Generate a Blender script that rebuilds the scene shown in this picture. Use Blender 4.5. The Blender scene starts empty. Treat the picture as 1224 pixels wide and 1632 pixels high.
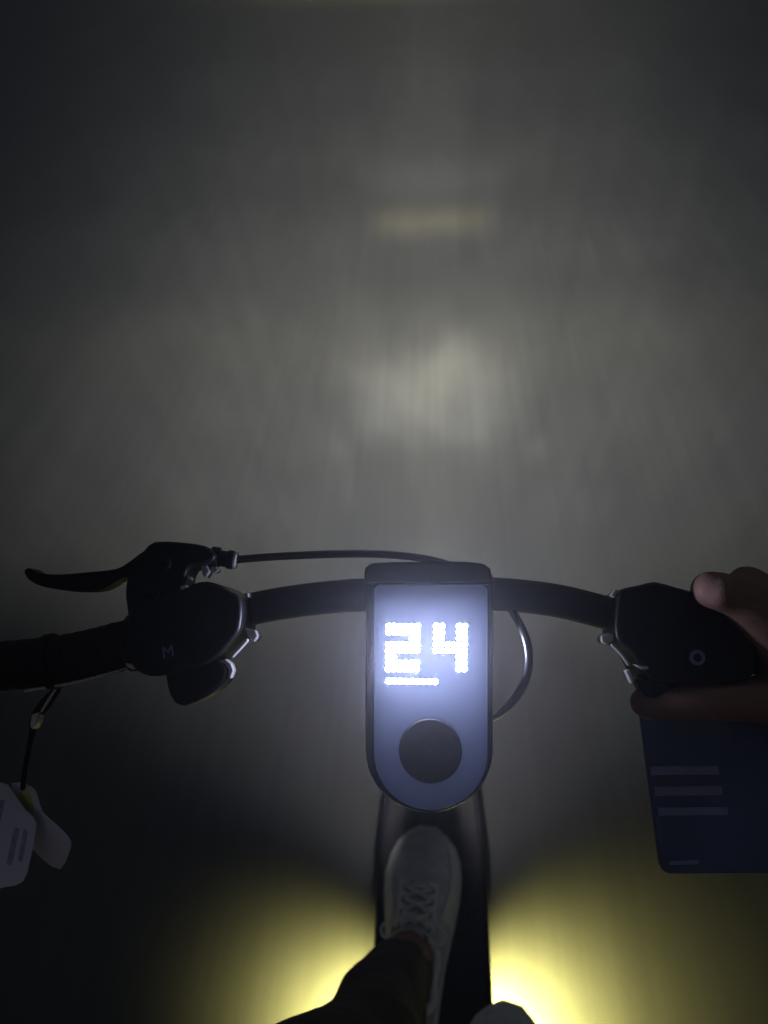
import bpy, bmesh, math, random
from mathutils import Vector, Matrix

random.seed(7)
R = math.radians
sc = bpy.context.scene
col = sc.collection

# ------------------------------------------------------------------ camera
CAM_H, PITCH, YAW, FPX = 1.27, R(43), R(3.55), 1226.0      # phone held over the handlebar
fwd0 = Vector((0, math.cos(PITCH), -math.sin(PITCH)))
up = Vector((0, math.sin(PITCH), math.cos(PITCH)))
rt0 = Vector((1, 0, 0))
fwd = fwd0 * math.cos(YAW) - rt0 * math.sin(YAW)
rt = rt0 * math.cos(YAW) + fwd0 * math.sin(YAW)
CAM = Vector((0, 0, CAM_H))
cd = bpy.data.cameras.new('camera')
cam = bpy.data.objects.new('camera', cd)
col.objects.link(cam)
cam.matrix_world = Matrix(((rt.x, up.x, -fwd.x, CAM.x), (rt.y, up.y, -fwd.y, CAM.y),
                           (rt.z, up.z, -fwd.z, CAM.z), (0, 0, 0, 1)))
cd.sensor_fit = 'VERTICAL'
cd.sensor_height = 24.0
cd.lens = 24.0 * FPX / 1632.0
cd.clip_start, cd.clip_end = 0.02, 2000
sc.camera = cam
cd.dof.use_dof = True            # phone lens, focused on the dashboard
cd.dof.focus_distance = 0.42
cd.dof.aperture_fstop = 5.0

# ------------------------------------------------------------------ night sky
w = bpy.data.worlds.new('World')
sc.world = w
w.use_nodes = True
nt = w.node_tree
sky = nt.nodes.new('ShaderNodeTexSky')
sky.sky_type = 'NISHITA'
sky.sun_disc = False
sky.sun_elevation = R(-1)
sky.sun_rotation = R(180)
bg = nt.nodes['Background']
nt.links.new(sky.outputs[0], bg.inputs[0])
bg.inputs[1].default_value = 0.15
moon_d = bpy.data.lights.new('moonlight', 'SUN')
moon_d.energy, moon_d.angle, moon_d.color = 0.06, R(20), (0.8, 0.9, 1.0)
moon = bpy.data.objects.new('moonlight', moon_d)
moon.rotation_euler = (R(-25), R(12), 0)
col.objects.link(moon)
sc.view_settings.view_transform = 'Standard'
sc.view_settings.look = 'None'
sc.view_settings.exposure = 0
sc.view_settings.gamma = 1

# ------------------------------------------------------------------ helpers
def tag(o, label=None, cat=None, group=None, kind=None):
    for k, v in (('label', label), ('category', cat), ('group', group), ('kind', kind)):
        if v: o[k] = v
    return o

def link(name, me, mat, parent=None, smooth=True):
    o = bpy.data.objects.new(name, me)
    col.objects.link(o)
    if mat: 
        if len(me.materials) == 0: me.materials.append(mat)
    if smooth:
        me.polygons.foreach_set('use_smooth', [True] * len(me.polygons))
    if parent:
        o.parent = parent
        if parent.type == 'EMPTY':
            o.location = -parent.location
    return o

def build(name, bm, mat, parent=None, smooth=True, bevel=0.0, seg=2, angle=35):
    bmesh.ops.recalc_face_normals(bm, faces=bm.faces)
    me = bpy.data.meshes.new(name)
    bm.to_mesh(me); bm.free()
    o = link(name, me, mat, parent, smooth)
    if bevel:
        m = o.modifiers.new('bevel', 'BEVEL')
        m.width, m.segments, m.limit_method, m.angle_limit = bevel, seg, 'ANGLE', R(30)
        m.harden_normals = False
    if smooth:
        m = o.modifiers.new('wn', 'WEIGHTED_NORMAL')
        m.keep_sharp = True
        bme = bmesh.new(); bme.from_mesh(me)
        for e in bme.edges:
            if len(e.link_faces) == 2 and e.calc_face_angle(0) > R(angle) and not bevel:
                e.smooth = False
        bme.to_mesh(me); bme.free()
    return o

def empty(name, loc):
    o = bpy.data.objects.new(name, None)
    o.location = loc
    o.empty_display_size = 0.1
    col.objects.link(o)
    return o

def spline(pts, n=6, closed=False):
    out = []
    P = [Vector(p) for p in pts]
    m = len(P)
    rng = range(m if closed else m - 1)
    for i in rng:
        if closed:
            a, b, c, d = P[(i - 1) % m], P[i], P[(i + 1) % m], P[(i + 2) % m]
        else:
            b, c = P[i], P[i + 1]
            a = P[i - 1] if i else b * 2 - c
            d = P[i + 2] if i + 2 < m else c * 2 - b
        for k in range(n):
            t = k / n
            out.append(0.5 * ((2 * b) + (c - a) * t + (2 * a - 5 * b + 4 * c - d) * t * t + (3 * b - a - 3 * c + d) * t ** 3))
    if not closed: out.append(P[-1])
    return out

def sweep(bm, pts, radii, seg=16, caps='round', squash=None):
    """tube along pts with a radius per point; squash=(axis Vector, factor) flattens it"""
    pts = [Vector(p) for p in pts]
    if not hasattr(radii, '__len__'): radii = [radii] * len(pts)
    rows = list(zip(pts, radii))
    if caps == 'round':
        d0 = (pts[0] - pts[1]).normalized(); d1 = (pts[-1] - pts[-2]).normalized()
        pre = [(pts[0] + d0 * radii[0] * math.sin(a), radii[0] * math.cos(a)) for a in (R(82), R(60), R(30))]
        post = [(pts[-1] + d1 * radii[-1] * math.sin(a), radii[-1] * math.cos(a)) for a in (R(30), R(60), R(82))]
        rows = pre + rows + post
    T = []
    for i in range(len(rows)):
        a = rows[max(i - 1, 0)][0]; b = rows[min(i + 1, len(rows) - 1)][0]
        T.append((b - a).normalized())
    ref = Vector((0, 0, 1)) if abs(T[0].z) < 0.9 else Vector((1, 0, 0))
    N = (ref - T[0] * ref.dot(T[0])).normalized()
    rings = []
    for (p, r), t in zip(rows, T):
        N = (N - t * N.dot(t)).normalized()
        B = t.cross(N)
        ring = []
        for k in range(seg):
            a = 2 * math.pi * k / seg
            off = (N * math.cos(a) + B * math.sin(a)) * r
            if squash: off -= squash[0] * off.dot(squash[0]) * (1 - squash[1])
            ring.append(bm.verts.new(p + off))
        rings.append(ring)
    for a, b in zip(rings, rings[1:]):
        for k in range(seg):
            bm.faces.new((a[k], a[(k + 1) % seg], b[(k + 1) % seg], b[k]))
    bm.faces.new(rings[0][::-1]); bm.faces.new(rings[-1])
    return rings

def tube(name, pts, radii, mat, parent=None, seg=16, caps='flat', n=6, smoothpath=True, squash=None):
    bm = bmesh.new()
    if smoothpath and len(pts) > 2:
        m = len(pts)
        if hasattr(radii, '__len__'):
            rr = []
            for i in range(m - 1):
                for k in range(n): rr.append(radii[i] + (radii[i + 1] - radii[i]) * k / n)
            rr.append(radii[-1]); radii = rr
        pts = spline(pts, n)
    sweep(bm, pts, radii, seg, caps, squash)
    return build(name, bm, mat, parent)

def lathe(name, c, axis, prof, mat, parent=None, seg=32, bevel=0):
    """closed profile [(radius, along)] turned round axis through c"""
    bm = bmesh.new()
    axis = Vector(axis).normalized()
    ref = Vector((0, 0, 1)) if abs(axis.z) < 0.9 else Vector((1, 0, 0))
    N = (ref - axis * ref.dot(axis)).normalized(); B = axis.cross(N)
    rings = []
    for r, h in prof:
        rings.append([bm.verts.new(Vector(c) + axis * h + (N * math.cos(2 * math.pi * k / seg) + B * math.sin(2 * math.pi * k / seg)) * max(r, 1e-5)) for k in range(seg)])
    m = len(rings)
    for i in range(m - 1):
        for k in range(seg):
            bm.faces.new((rings[i][k], rings[i][(k + 1) % seg], rings[i + 1][(k + 1) % seg], rings[i + 1][k]))
    if prof[0][0] > 1e-4 and prof[0] != prof[-1]: bm.faces.new(rings[0][::-1])
    if prof[-1][0] > 1e-4 and prof[0] != prof[-1]: bm.faces.new(rings[-1])
    if prof[0] == prof[-1]:
        bmesh.ops.remove_doubles(bm, verts=bm.verts, dist=1e-6)
    return build(name, bm, mat, parent, bevel=bevel)

def box(name, lo, hi, mat, parent=None, bevel=0.002):
    bm = bmesh.new()
    bmesh.ops.create_cube(bm, size=1)
    lo, hi = Vector(lo), Vector(hi)
    for v in bm.verts:
        v.co = Vector([lo[i] + (v.co[i] + 0.5) * (hi[i] - lo[i]) for i in range(3)])
    return build(name, bm, mat, parent, bevel=bevel)

# the frame of the handlebar: s to the right, t up the dashboard, w out of its face
EL = R(53)
HN = Vector((0, -math.cos(EL), math.sin(EL)))
HT = Vector((0, math.sin(EL), math.cos(EL)))
def ray(px, py):
    return fwd + rt * ((px - 612) / FPX) + up * ((816 - py) / FPX)
HO = CAM + ray(688, 1040) * 0.42
def H(px, py, wv=0.0):
    d = ray(px, py)
    return CAM + d * (((HO + HN * wv) - CAM).dot(HN) / d.dot(HN))
def G(px, py, z):
    d = ray(px, py)
    return CAM + d * ((z - CAM_H) / d.z)

def prism(name, outline, w0, w1, mat, parent=None, bevel=0.002, seg=3, n=0, wf=None):
    """solid plate in the handlebar frame: outline, underside w0, top w1 (wf adds a tilt)"""
    bm = bmesh.new()
    pts = [Vector((x, y, 0)) for x, y in outline]
    if n: pts = spline(pts, n, True)
    wm = (w0 + w1) / 2
    base = [H(p.x, p.y, wm) for p in pts]
    tl = [(wf(p.x, p.y) if wf else 0.0) for p in pts]
    lo = [bm.verts.new(b + HN * (w0 - wm + k)) for b, k in zip(base, tl)]
    hi = [bm.verts.new(b + HN * (w1 - wm + k)) for b, k in zip(base, tl)]
    bm.faces.new(lo[::-1]); bm.faces.new(hi)
    for i in range(len(lo)):
        j = (i + 1) % len(lo)
        bm.faces.new((lo[i], lo[j], hi[j], hi[i]))
    return build(name, bm, mat, parent, bevel=bevel, seg=seg)

# ------------------------------------------------------------------ materials
def mat(name, base, rough=0.5, metal=0.0, var=0.0, scale=40, bump=0.0, spec=0.5, bscale=None, coat=0.0):
    m = bpy.data.materials.new(name)
    m.use_nodes = True
    t = m.node_tree
    b = t.nodes['Principled BSDF']
    b.inputs['Base Color'].default_value = (*base, 1)
    b.inputs['Roughness'].default_value = rough
    b.inputs['Metallic'].default_value = metal
    b.inputs['Specular IOR Level'].default_value = spec
    b.inputs['Coat Weight'].default_value = coat
    if var or bump:
        tc = t.nodes.new('ShaderNodeTexCoord')
        nz = t.nodes.new('ShaderNodeTexNoise')
        nz.inputs['Scale'].default_value = scale
        nz.inputs['Detail'].default_value = 5
        t.links.new(tc.outputs['Object'], nz.inputs['Vector'])
        if var:
            r = t.nodes.new('ShaderNodeValToRGB')
            r.color_ramp.elements[0].position, r.color_ramp.elements[1].position = 0.3, 0.7
            r.color_ramp.elements[0].color = (*[c * (1 - var) for c in base], 1)
            r.color_ramp.elements[1].color = (*[min(1, c * (1 + var)) for c in base], 1)
            t.links.new(nz.outputs['Fac'], r.inputs['Fac'])
            t.links.new(r.outputs[0], b.inputs['Base Color'])
        if bump:
            n2 = nz
            if bscale:
                n2 = t.nodes.new('ShaderNodeTexNoise'); n2.inputs['Scale'].default_value = bscale
                t.links.new(tc.outputs['Object'], n2.inputs['Vector'])
            bp = t.nodes.new('ShaderNodeBump')
            bp.inputs['Strength'].default_value = bump
            bp.inputs['Distance'].default_value = 0.001
            t.links.new(n2.outputs['Fac'], bp.inputs['Height'])
            t.links.new(bp.outputs[0], b.inputs['Normal'])
    return m

M = dict(
    plastic=mat('black_plastic', (0.007, 0.007, 0.009), 0.42, spec=0.25, var=0.3, scale=60, bump=0.08, bscale=900),
    paint=mat('black_paint', (0.007, 0.007, 0.009), 0.6, var=0.25, scale=30, spec=0.2),
    rubber=mat('black_rubber', (0.007, 0.007, 0.007), 0.75, spec=0.25, var=0.3, scale=50, bump=0.3, bscale=500),
    jacket_cable=mat('cable_sheath', (0.02, 0.02, 0.022), 0.3, coat=0.5),
    steel=mat('bright_steel', (0.62, 0.62, 0.64), 0.28, metal=1.0, var=0.1, scale=200),
    silver=mat('silver_and_glint', (0.55, 0.55, 0.56), 0.4, var=0.1, scale=120),  # pale metal, also used for highlight pieces
    deckmat=mat('deck_mat', (0.014, 0.014, 0.015), 0.8, var=0.35, scale=120, bump=0.5, bscale=700),
    button=mat('button_rubber', (0.03, 0.028, 0.04), 0.55, var=0.15, scale=300),
    print=mat('pale_print', (0.16, 0.18, 0.34), 0.6),
    skin=mat('skin', (0.19, 0.10, 0.075), 0.7, var=0.15, scale=90, bump=0.25, bscale=600),
    nail=mat('nail', (0.55, 0.33, 0.27), 0.3),
    trousers=mat('trouser_cloth', (0.030, 0.027, 0.022), 0.9, var=0.3, scale=40, bump=0.4, bscale=700),
    jacket=mat('jacket_cloth', (0.012, 0.012, 0.014), 0.9, var=0.3, scale=30, bump=0.4, bscale=500),
    sock=mat('sock_knit', (0.012, 0.012, 0.010), 0.95, bump=0.5, bscale=900, var=0.2),
    hair=mat('dark_hair', (0.015, 0.012, 0.010), 0.6, bump=0.8, bscale=300, var=0.3),
    shoe=mat('shoe_knit', (0.46, 0.47, 0.50), 0.85, var=0.14, scale=70, bump=0.5, bscale=1100),
    overlay=mat('shoe_overlay', (0.60, 0.61, 0.60), 0.6, var=0.08, scale=60),
    sole=mat('shoe_sole', (0.55, 0.55, 0.54), 0.7, var=0.12, scale=50),
    lace=mat('shoe_lace', (0.62, 0.63, 0.62), 0.9, bump=0.5, bscale=1500, var=0.1),
    eyelet=mat('dark_eyelet', (0.03, 0.032, 0.034), 0.8),
    paper=mat('white_card', (0.50, 0.53, 0.68), 0.65, var=0.06, scale=25),
    bluep=mat('blue_print', (0.24, 0.27, 0.46), 0.6, var=0.2, scale=200),
    greenp=mat('green_sticker', (0.42, 0.46, 0.10), 0.5, var=0.1, scale=80),
    navy=mat('navy_card', (0.055, 0.085, 0.20), 0.45, var=0.3, scale=25),
    cardprint=mat('card_print', (0.22, 0.25, 0.44), 0.55, var=0.15, scale=60),
    tyre=mat('tyre', (0.014, 0.014, 0.014), 0.85, var=0.3, scale=90, bump=0.4, bscale=300),
)
def emit(name, c, s):
    m = bpy.data.materials.new(name); m.use_nodes = True
    b = m.node_tree.nodes['Principled BSDF']
    b.inputs['Base Color'].default_value = (0.8, 0.8, 0.8, 1)
    b.inputs['Emission Color'].default_value = (*c, 1)
    b.inputs['Emission Strength'].default_value = s
    return m
M['led'] = emit('display_led', (0.66, 0.70, 1.0), 1700)
M['led_dim'] = emit('display_led_faint', (0.75, 0.8, 1.0), 0.35)
M['yellow_lens'] = emit('yellow_lens', (1.0, 0.83, 0.12), 8)
M['head_lens'] = emit('headlight_lens', (1.0, 0.97, 0.9), 12)
# milky acrylic face of the dashboard, lit by an added inner lamp
m = bpy.data.materials.new('milky_acrylic'); m.use_nodes = True
t = m.node_tree
for nn in list(t.nodes):
    if nn.type != 'OUTPUT_MATERIAL': t.nodes.remove(nn)
tr = t.nodes.new('ShaderNodeBsdfTranslucent'); tr.inputs[0].default_value = (0.66, 0.72, 0.95, 1)
df = t.nodes.new('ShaderNodeBsdfDiffuse'); df.inputs[0].default_value = (0.30, 0.34, 0.52, 1)
gl = t.nodes.new('ShaderNodeBsdfGlossy'); gl.inputs['Roughness'].default_value = 0.25
m1 = t.nodes.new('ShaderNodeMixShader'); m1.inputs[0].default_value = 0.35
m2 = t.nodes.new('ShaderNodeMixShader'); m2.inputs[0].default_value = 0.04
t.links.new(tr.outputs[0], m1.inputs[1]); t.links.new(df.outputs[0], m1.inputs[2])
t.links.new(m1.outputs[0], m2.inputs[1]); t.links.new(gl.outputs[0], m2.inputs[2])
t.links.new(m2.outputs[0], t.nodes['Material Output'].inputs[0])
M['acrylic'] = m

# ------------------------------------------------------------------ road
m = bpy.data.materials.new('worn_asphalt'); m.use_nodes = True
t = m.node_tree; b = t.nodes['Principled BSDF']
b.inputs['Roughness'].default_value = 0.8
b.inputs['Specular IOR Level'].default_value = 0.25
tc = t.nodes.new('ShaderNodeTexCoord')
def noise(scale, vec, detail=4):
    mp = t.nodes.new('ShaderNodeMapping'); mp.inputs['Scale'].default_value = vec
    nz = t.nodes.new('ShaderNodeTexNoise'); nz.inputs['Scale'].default_value = scale; nz.inputs['Detail'].default_value = detail
    t.links.new(tc.outputs['Object'], mp.inputs[0]); t.links.new(mp.outputs[0], nz.inputs['Vector'])
    return nz.outputs['Fac']
def ramp(f, a, bb):
    mr = t.nodes.new('ShaderNodeMapRange')
    mr.inputs['From Min'].default_value, mr.inputs['From Max'].default_value = 0.3, 0.7
    mr.inputs['To Min'].default_value, mr.inputs['To Max'].default_value = a, bb
    t.links.new(f, mr.inputs['Value']); return mr.outputs[0]
def mul(a, bb):
    x = t.nodes.new('ShaderNodeMath'); x.operation = 'MULTIPLY'
    t.links.new(a, x.inputs[0]); t.links.new(bb, x.inputs[1]); return x.outputs[0]
streak = ramp(noise(70, (1, 0.012, 1), 3), 0.93, 1.065)       # polished by wheels along the lane
broad = ramp(noise(3.2, (1, 0.20, 1), 4), 0.93, 1.07)
patch = ramp(noise(9, (1, 0.5, 1), 5), 0.95, 1.05)
grain = ramp(noise(420, (1, 0.35, 1), 2), 0.95, 1.05)
fac = mul(mul(streak, broad), mul(patch, grain))
vm = t.nodes.new('ShaderNodeVectorMath'); vm.operation = 'SCALE'
vm.inputs[0].default_value = (0.059, 0.060, 0.060)
t.links.new(fac, vm.inputs['Scale']); t.links.new(vm.outputs[0], b.inputs['Base Color'])
bp = t.nodes.new('ShaderNodeBump'); bp.inputs['Strength'].default_value = 0.12; bp.inputs['Distance'].default_value = 0.002
t.links.new(noise(350, (1, 0.3, 1), 2), bp.inputs['Height']); t.links.new(bp.outputs[0], b.inputs['Normal'])
bm = bmesh.new()
bmesh.ops.create_grid(bm, x_segments=8, y_segments=8, size=400)
tag(build('road', bm, m, smooth=False), 'smooth dark asphalt road', kind='structure')

# ------------------------------------------------------------------ scooter
S = empty('electric_scooter', (0, 0.2, 0))
tag(S, 'black electric scooter with lit number display, its deck under the white shoes', 'scooter')

# deck
def deck_shape(name, hw, y0, y1, z0, z1, mt, parent, bevel, taper=0.0):
    bm = bmesh.new()
    out = [(-hw * 0.82, y0), (hw * 0.82, y0), (hw, y0 + 0.06), (hw, y1 - 0.10), (hw * (0.9 - taper), y1), (-hw * (0.9 - taper), y1), (-hw, y1 - 0.10), (-hw, y0 + 0.06)]
    lo = [bm.verts.new((x, y, z0)) for x, y in out]; hi = [bm.verts.new((x, y, z1)) for x, y in out]
    bm.faces.new(lo[::-1]); bm.faces.new(hi)
    for i in range(8): bm.faces.new((lo[i], lo[(i + 1) % 8], hi[(i + 1) % 8], hi[i]))
    return build(name, bm, mt, parent, bevel=bevel)
deck = deck_shape('deck', 0.0775, -0.15, 0.62, 0.085, 0.148, M['paint'], S, 0.006)
deck_shape('grip_mat', 0.070, -0.12, 0.57, 0.1485, 0.152, M['deckmat'], deck, 0.001)
for i in range(9):
    x = -0.056 + i * 0.014
    box('mat_rib', (x - 0.002, -0.10, 0.1522), (x + 0.002, 0.53, 0.1535), M['deckmat'], deck, 0.0006)
for sx in (-1, 1):       # marker lamps under the deck's edges, shining down on the road
    p = Vector((sx * 0.078, 0.272, 0.070))
    pod = box('deck_light', (p.x - 0.011, p.y - 0.03, p.z - 0.006), (p.x + 0.011, p.y + 0.03, p.z + 0.012), M['plastic'], S, 0.003)
    box('lens', (p.x - 0.008, p.y - 0.026, p.z - 0.0085), (p.x + 0.008, p.y + 0.026, p.z - 0.0064), M['yellow_lens'], pod, 0.0006)
    ld = bpy.data.lights.new('deck_lamp', 'SPOT')
    ld.energy, ld.color, ld.spot_size, ld.spot_blend, ld.shadow_soft_size = (19.0 if sx > 0 else 11.5), (1.0, 0.90, 0.28), R(138 if sx > 0 else 136), 0.65, 0.008
    ld.use_nodes = True; lt = ld.node_tree                      # wide lens: throws more to the side than straight down
    l_tc = lt.nodes.new('ShaderNodeTexCoord'); l_s = lt.nodes.new('ShaderNodeSeparateXYZ'); lt.links.new(l_tc.outputs['Normal'], l_s.inputs[0])
    def lm(op, a, b_):
        x = lt.nodes.new('ShaderNodeMath'); x.operation = op
        for i, v in enumerate((a, b_)):
            if isinstance(v, (int, float)): x.inputs[i].default_value = v
            else: lt.links.new(v, x.inputs[i])
        return x.outputs[0]
    l_c = lm('MAXIMUM', lm('ABSOLUTE', l_s.outputs['Z'], 0), 0.2)
    l_i = lm('ADD', lm('POWER', l_c, -2.3), lm('MULTIPLY', lm('POWER', l_c, 14.0), 7.0 if sx > 0 else 0.0))
    lt.links.new(l_i, lt.nodes['Emission'].inputs['Strength'])
    lo = bpy.data.objects.new('deck_lamp', ld); col.objects.link(lo)
    lo.parent = pod
    lo.location = (p.x + sx * 0.004, p.y, p.z - 0.012)
    lo.rotation_euler = Vector((sx * (0.34 if sx > 0 else 0.25), 0.12, -1)).to_track_quat('-Z', 'Y').to_euler()

# stem, fork, wheels
STB, STT = Vector((0, 0.575, 0.19)), HO + HN * -0.055 + HT * -0.03
tube('stem', [STB, STT], [0.025, 0.022], M['paint'], S, 24)
fold = lathe('folding_joint', STB, (STT - STB), [(0.03, -0.03), (0.034, -0.01), (0.034, 0.04), (0.027, 0.06)], M['plastic'], S, bevel=0.002)
tube('folding_latch', [STB + Vector((0.03, -0.02, 0.0)), STB + Vector((0.036, -0.035, 0.05)), STB + Vector((0.03, -0.04, 0.08))], 0.005, M['plastic'], S, 10, 'round')
box('neck', (-0.03, 0.56, 0.10), (0.03, 0.635, 0.165), M['paint'], S, 0.008)
def wheel(name, c, r):
    ty = lathe(name, c, (1, 0, 0), [(r * 0.62, -0.02), (r * 0.86, -0.024), (r * 0.97, -0.016), (r, 0), (r * 0.97, 0.016), (r * 0.86, 0.024), (r * 0.62, 0.02), (r * 0.62, -0.02)], M['tyre'], S, 40)
    lathe('rim', c, (1, 0, 0), [(0.012, -0.026), (0.03, -0.026), (0.034, -0.012), (r * 0.6, -0.016), (r * 0.615, -0.019), (r * 0.615, 0.019), (r * 0.6, 0.016), (0.034, 0.012), (0.03, 0.026), (0.012, 0.026)], M['silver'], ty, 40)
wheel('front_wheel', Vector((0, 0.685, 0.11)), 0.11)
wheel('rear_wheel', Vector((0, -0.27, 0.11)), 0.11)
for sx in (-1, 1):
    tube('fork_leg', [STB + Vector((sx * 0.028, 0.02, -0.01)), Vector((sx * 0.037, 0.66, 0.17)), Vector((sx * 0.037, 0.685, 0.11))], 0.010, M['paint'], S, 12, 'round')
    box('rear_arm', (sx * 0.04 - 0.007, -0.29, 0.095), (sx * 0.04 + 0.007, -0.13, 0.125), M['paint'], S, 0.003)
def fender(name, c, r, a0, a1):
    bm = bmesh.new(); rows = []
    for k in range(17):
        a = R(a0 + (a1 - a0) * k / 16)
        rows.append([bm.verts.new((c.x + x, c.y + math.cos(a) * (r - abs(x) ** 2 * 8), c.z + math.sin(a) * (r - abs(x) ** 2 * 8))) for x in (-0.034, -0.024, 0, 0.024, 0.034)])
    for a, b_ in zip(rows, rows[1:]):
        for k in range(4): bm.faces.new((a[k], a[k + 1], b_[k + 1], b_[k]))
    o = build(name, bm, M['plastic'], S)
    s = o.modifiers.new('solid', 'SOLIDIFY'); s.thickness = 0.003
fender('front_fender', Vector((0, 0.685, 0.11)), 0.125, 40, 150)
fender('rear_fender', Vector((0, -0.27, 0.11)), 0.125, 50, 190)
tube('kickstand', [(-0.07, 0.02, 0.09), (-0.095, -0.02, 0.075), (-0.10, -0.14, 0.07)], 0.006, M['steel'], S, 10, 'round')

# handlebar: one bent bar
BW = -0.016
bar_px = [(-40, 1062), (100, 1050), (215, 1024), (320, 993), (400, 971), (480, 957), (560, 949), (640, 947), (740, 946), (810, 948), (890, 958), (976, 979), (1060, 998), (1160, 1022), (1260, 1046), (1350, 1066)]
tube('handlebar', [H(x, y, BW) for x, y in bar_px], 0.0094, M['paint'], S, 24, 'flat', 5)
def grip(pts, end):
    P = [H(x, y, BW) for x, y in pts]
    g = tube('grip', P, 0.0142, M['rubber'], S, 28, 'flat', 4)
    sp = spline(P, 12)
    for i in range(3, len(sp) - 2, 2):
        lathe('grip_rib', sp[i], sp[i + 1] - sp[i - 1], [(0.0139, -0.0011), (0.0145, -0.0006), (0.0145, 0.0006), (0.0139, 0.0011)], M['rubber'], g, 28)
    lathe('grip_collar', sp[end], sp[1] - sp[0], [(0.0143, -0.003), (0.0165, -0.002), (0.0165, 0.002), (0.0143, 0.003)], M['plastic'], g, 28)
grip([(-55, 1066), (100, 1051), (215, 1024)], -1)
grip([(1110, 1010), (1260, 1046), (1360, 1069)], 0)

# dashboard: bowl-shaped housing, milky face, button, LED matrix
def stadium(cx, cyb, r, top, rc=10, n=22):
    pts = [(cx + r * math.cos(a), cyb + r * math.sin(a)) for a in [math.pi * k / n for k in range(n + 1)]]
    for cx_, a0 in ((cx - r + rc, math.pi), (cx + r - rc, 1.5 * math.pi)):
        pts += [(cx_ + rc * math.cos(a0 + math.pi / 2 * k / 5), top + rc + rc * math.sin(a0 + math.pi / 2 * k / 5)) for k in range(6)]
    return pts
bm = bmesh.new()
outer, inner = stadium(684, 1196, 103, 905, 16), stadium(686.5, 1200, 91, 931, 10)
def ring_v(o, wv, k=1.0, c=(685, 1110)):
    return [bm.verts.new(H(c[0] + (x - c[0]) * k, c[1] + (y - c[1]) * k, 0.0) + HN * wv) for x, y in o]
r0 = ring_v(outer, -0.046, 0.86); r1 = ring_v(outer, -0.030, 0.99); r2 = ring_v(outer, -0.006); r2b = ring_v(outer, -0.0040, 0.985)
r3 = ring_v(inner, -0.0055, 1.002); r4 = ring_v(inner, -0.030, 0.97)
for a, b_ in ((r0, r1), (r1, r2), (r2, r2b), (r2b, r3), (r3, r4)):
    for i in range(len(a)):
        j = (i + 1) % len(a)
        bm.faces.new((a[i], a[j], b_[j], b_[i]))
bm.faces.new(r0[::-1]); tray = [bm.faces.new(r4)]
inner_v = set(r4)
dash = None
for f in bm.faces:
    f.material_index = 1 if any(v_ in inner_v for v_ in f.verts) else 0      # pale lining added to spread the display glow
dash = build('dashboard', bm, M['plastic'], S, angle=40)
dash.data.materials.append(M['overlay'])
prism('face_plate', stadium(686.5, 1200, 90, 933, 9), -0.0050, 0.0, M['acrylic'], dash, 0.0010, 3)
cb = H(686, 1196, 0)
lathe('power_button', cb, HN, [(0.0168, -0.001), (0.0168, 0.0008), (0.0160, 0.0014), (0.0120, 0.0009), (0.0001, 0.0007)], M['button'], dash, 48)
# lamp added behind the milky face to imitate lens glow
bl = bpy.data.lights.new('added_display_glow', 'AREA')
bl.shape, bl.size, bl.size_y = 'RECTANGLE', 0.046, 0.040
bl.energy, bl.color = 0.029, (0.80, 0.85, 1.0)
blo = bpy.data.objects.new('added_display_glow', bl); col.objects.link(blo)
blo.parent = dash; blo.location = H(680, 1040, 0) + HN * -0.027; blo.rotation_euler = (-HN).to_track_quat('Z', 'Y').to_euler()
# LED dots
PX = 9.15
glyph2 = ['######', '######', '....##', '######', '######', '##....', '######', '######']
glyph4 = ['##..##', '##..##', '##..##', '######', '######', '....##', '....##', '....##']
bm = bmesh.new()
rows = [[bm.verts.new((r_ * math.cos(2 * math.pi * k / 12), r_ * math.sin(2 * math.pi * k / 12), z_)) for k in range(12)] for r_, z_ in ((0.00150, -0.0003), (0.00150, 0.0002), (0.00142, 0.00035))]
for a, b_ in zip(rows, rows[1:]):
    for k in range(12): bm.faces.new((a[k], a[(k + 1) % 12], b_[(k + 1) % 12], b_[k]))
bm.faces.new(rows[0][::-1]); bm.faces.new(rows[2])          # seat, and the glowing window on top
led_me = bpy.data.meshes.new('led'); bm.to_mesh(led_me); bm.free()
led_me.materials.append(M['silver']); led_me.materials.append(M['led'])
for p_ in led_me.polygons: p_.material_index = 1 if p_.normal.z > 0.9 else 0
dim_me = led_me.copy(); dim_me.materials[1] = M['led_dim']
hrot = HN.to_track_quat('Z', 'Y').to_euler()
def led(px, py, me=led_me):
    o = bpy.data.objects.new('led', me); col.objects.link(o)
    o.parent = dash; o.location = H(px, py, 0.0); o.rotation_euler = hrot
for g, x0 in ((glyph2, 619), (glyph4, 694.5)):
    for r_, row in enumerate(g):
        for c_, ch in enumerate(row):
            if ch == '#': led(x0 + c_ * PX + (4 - r_) * 0.15, 998 + r_ * 9.75)
for k in range(9): led(620 + k * 9.15, 1085 + k * 0.2)
# clamp over the bar
prism('bar_clamp', [(583, 925), (585, 908), (596, 901), (640, 899), (740, 899), (768, 902), (779, 910), (781, 928), (776, 934), (590, 934)], -0.030, -0.001, M['plastic'], S, 0.004, 3)

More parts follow.
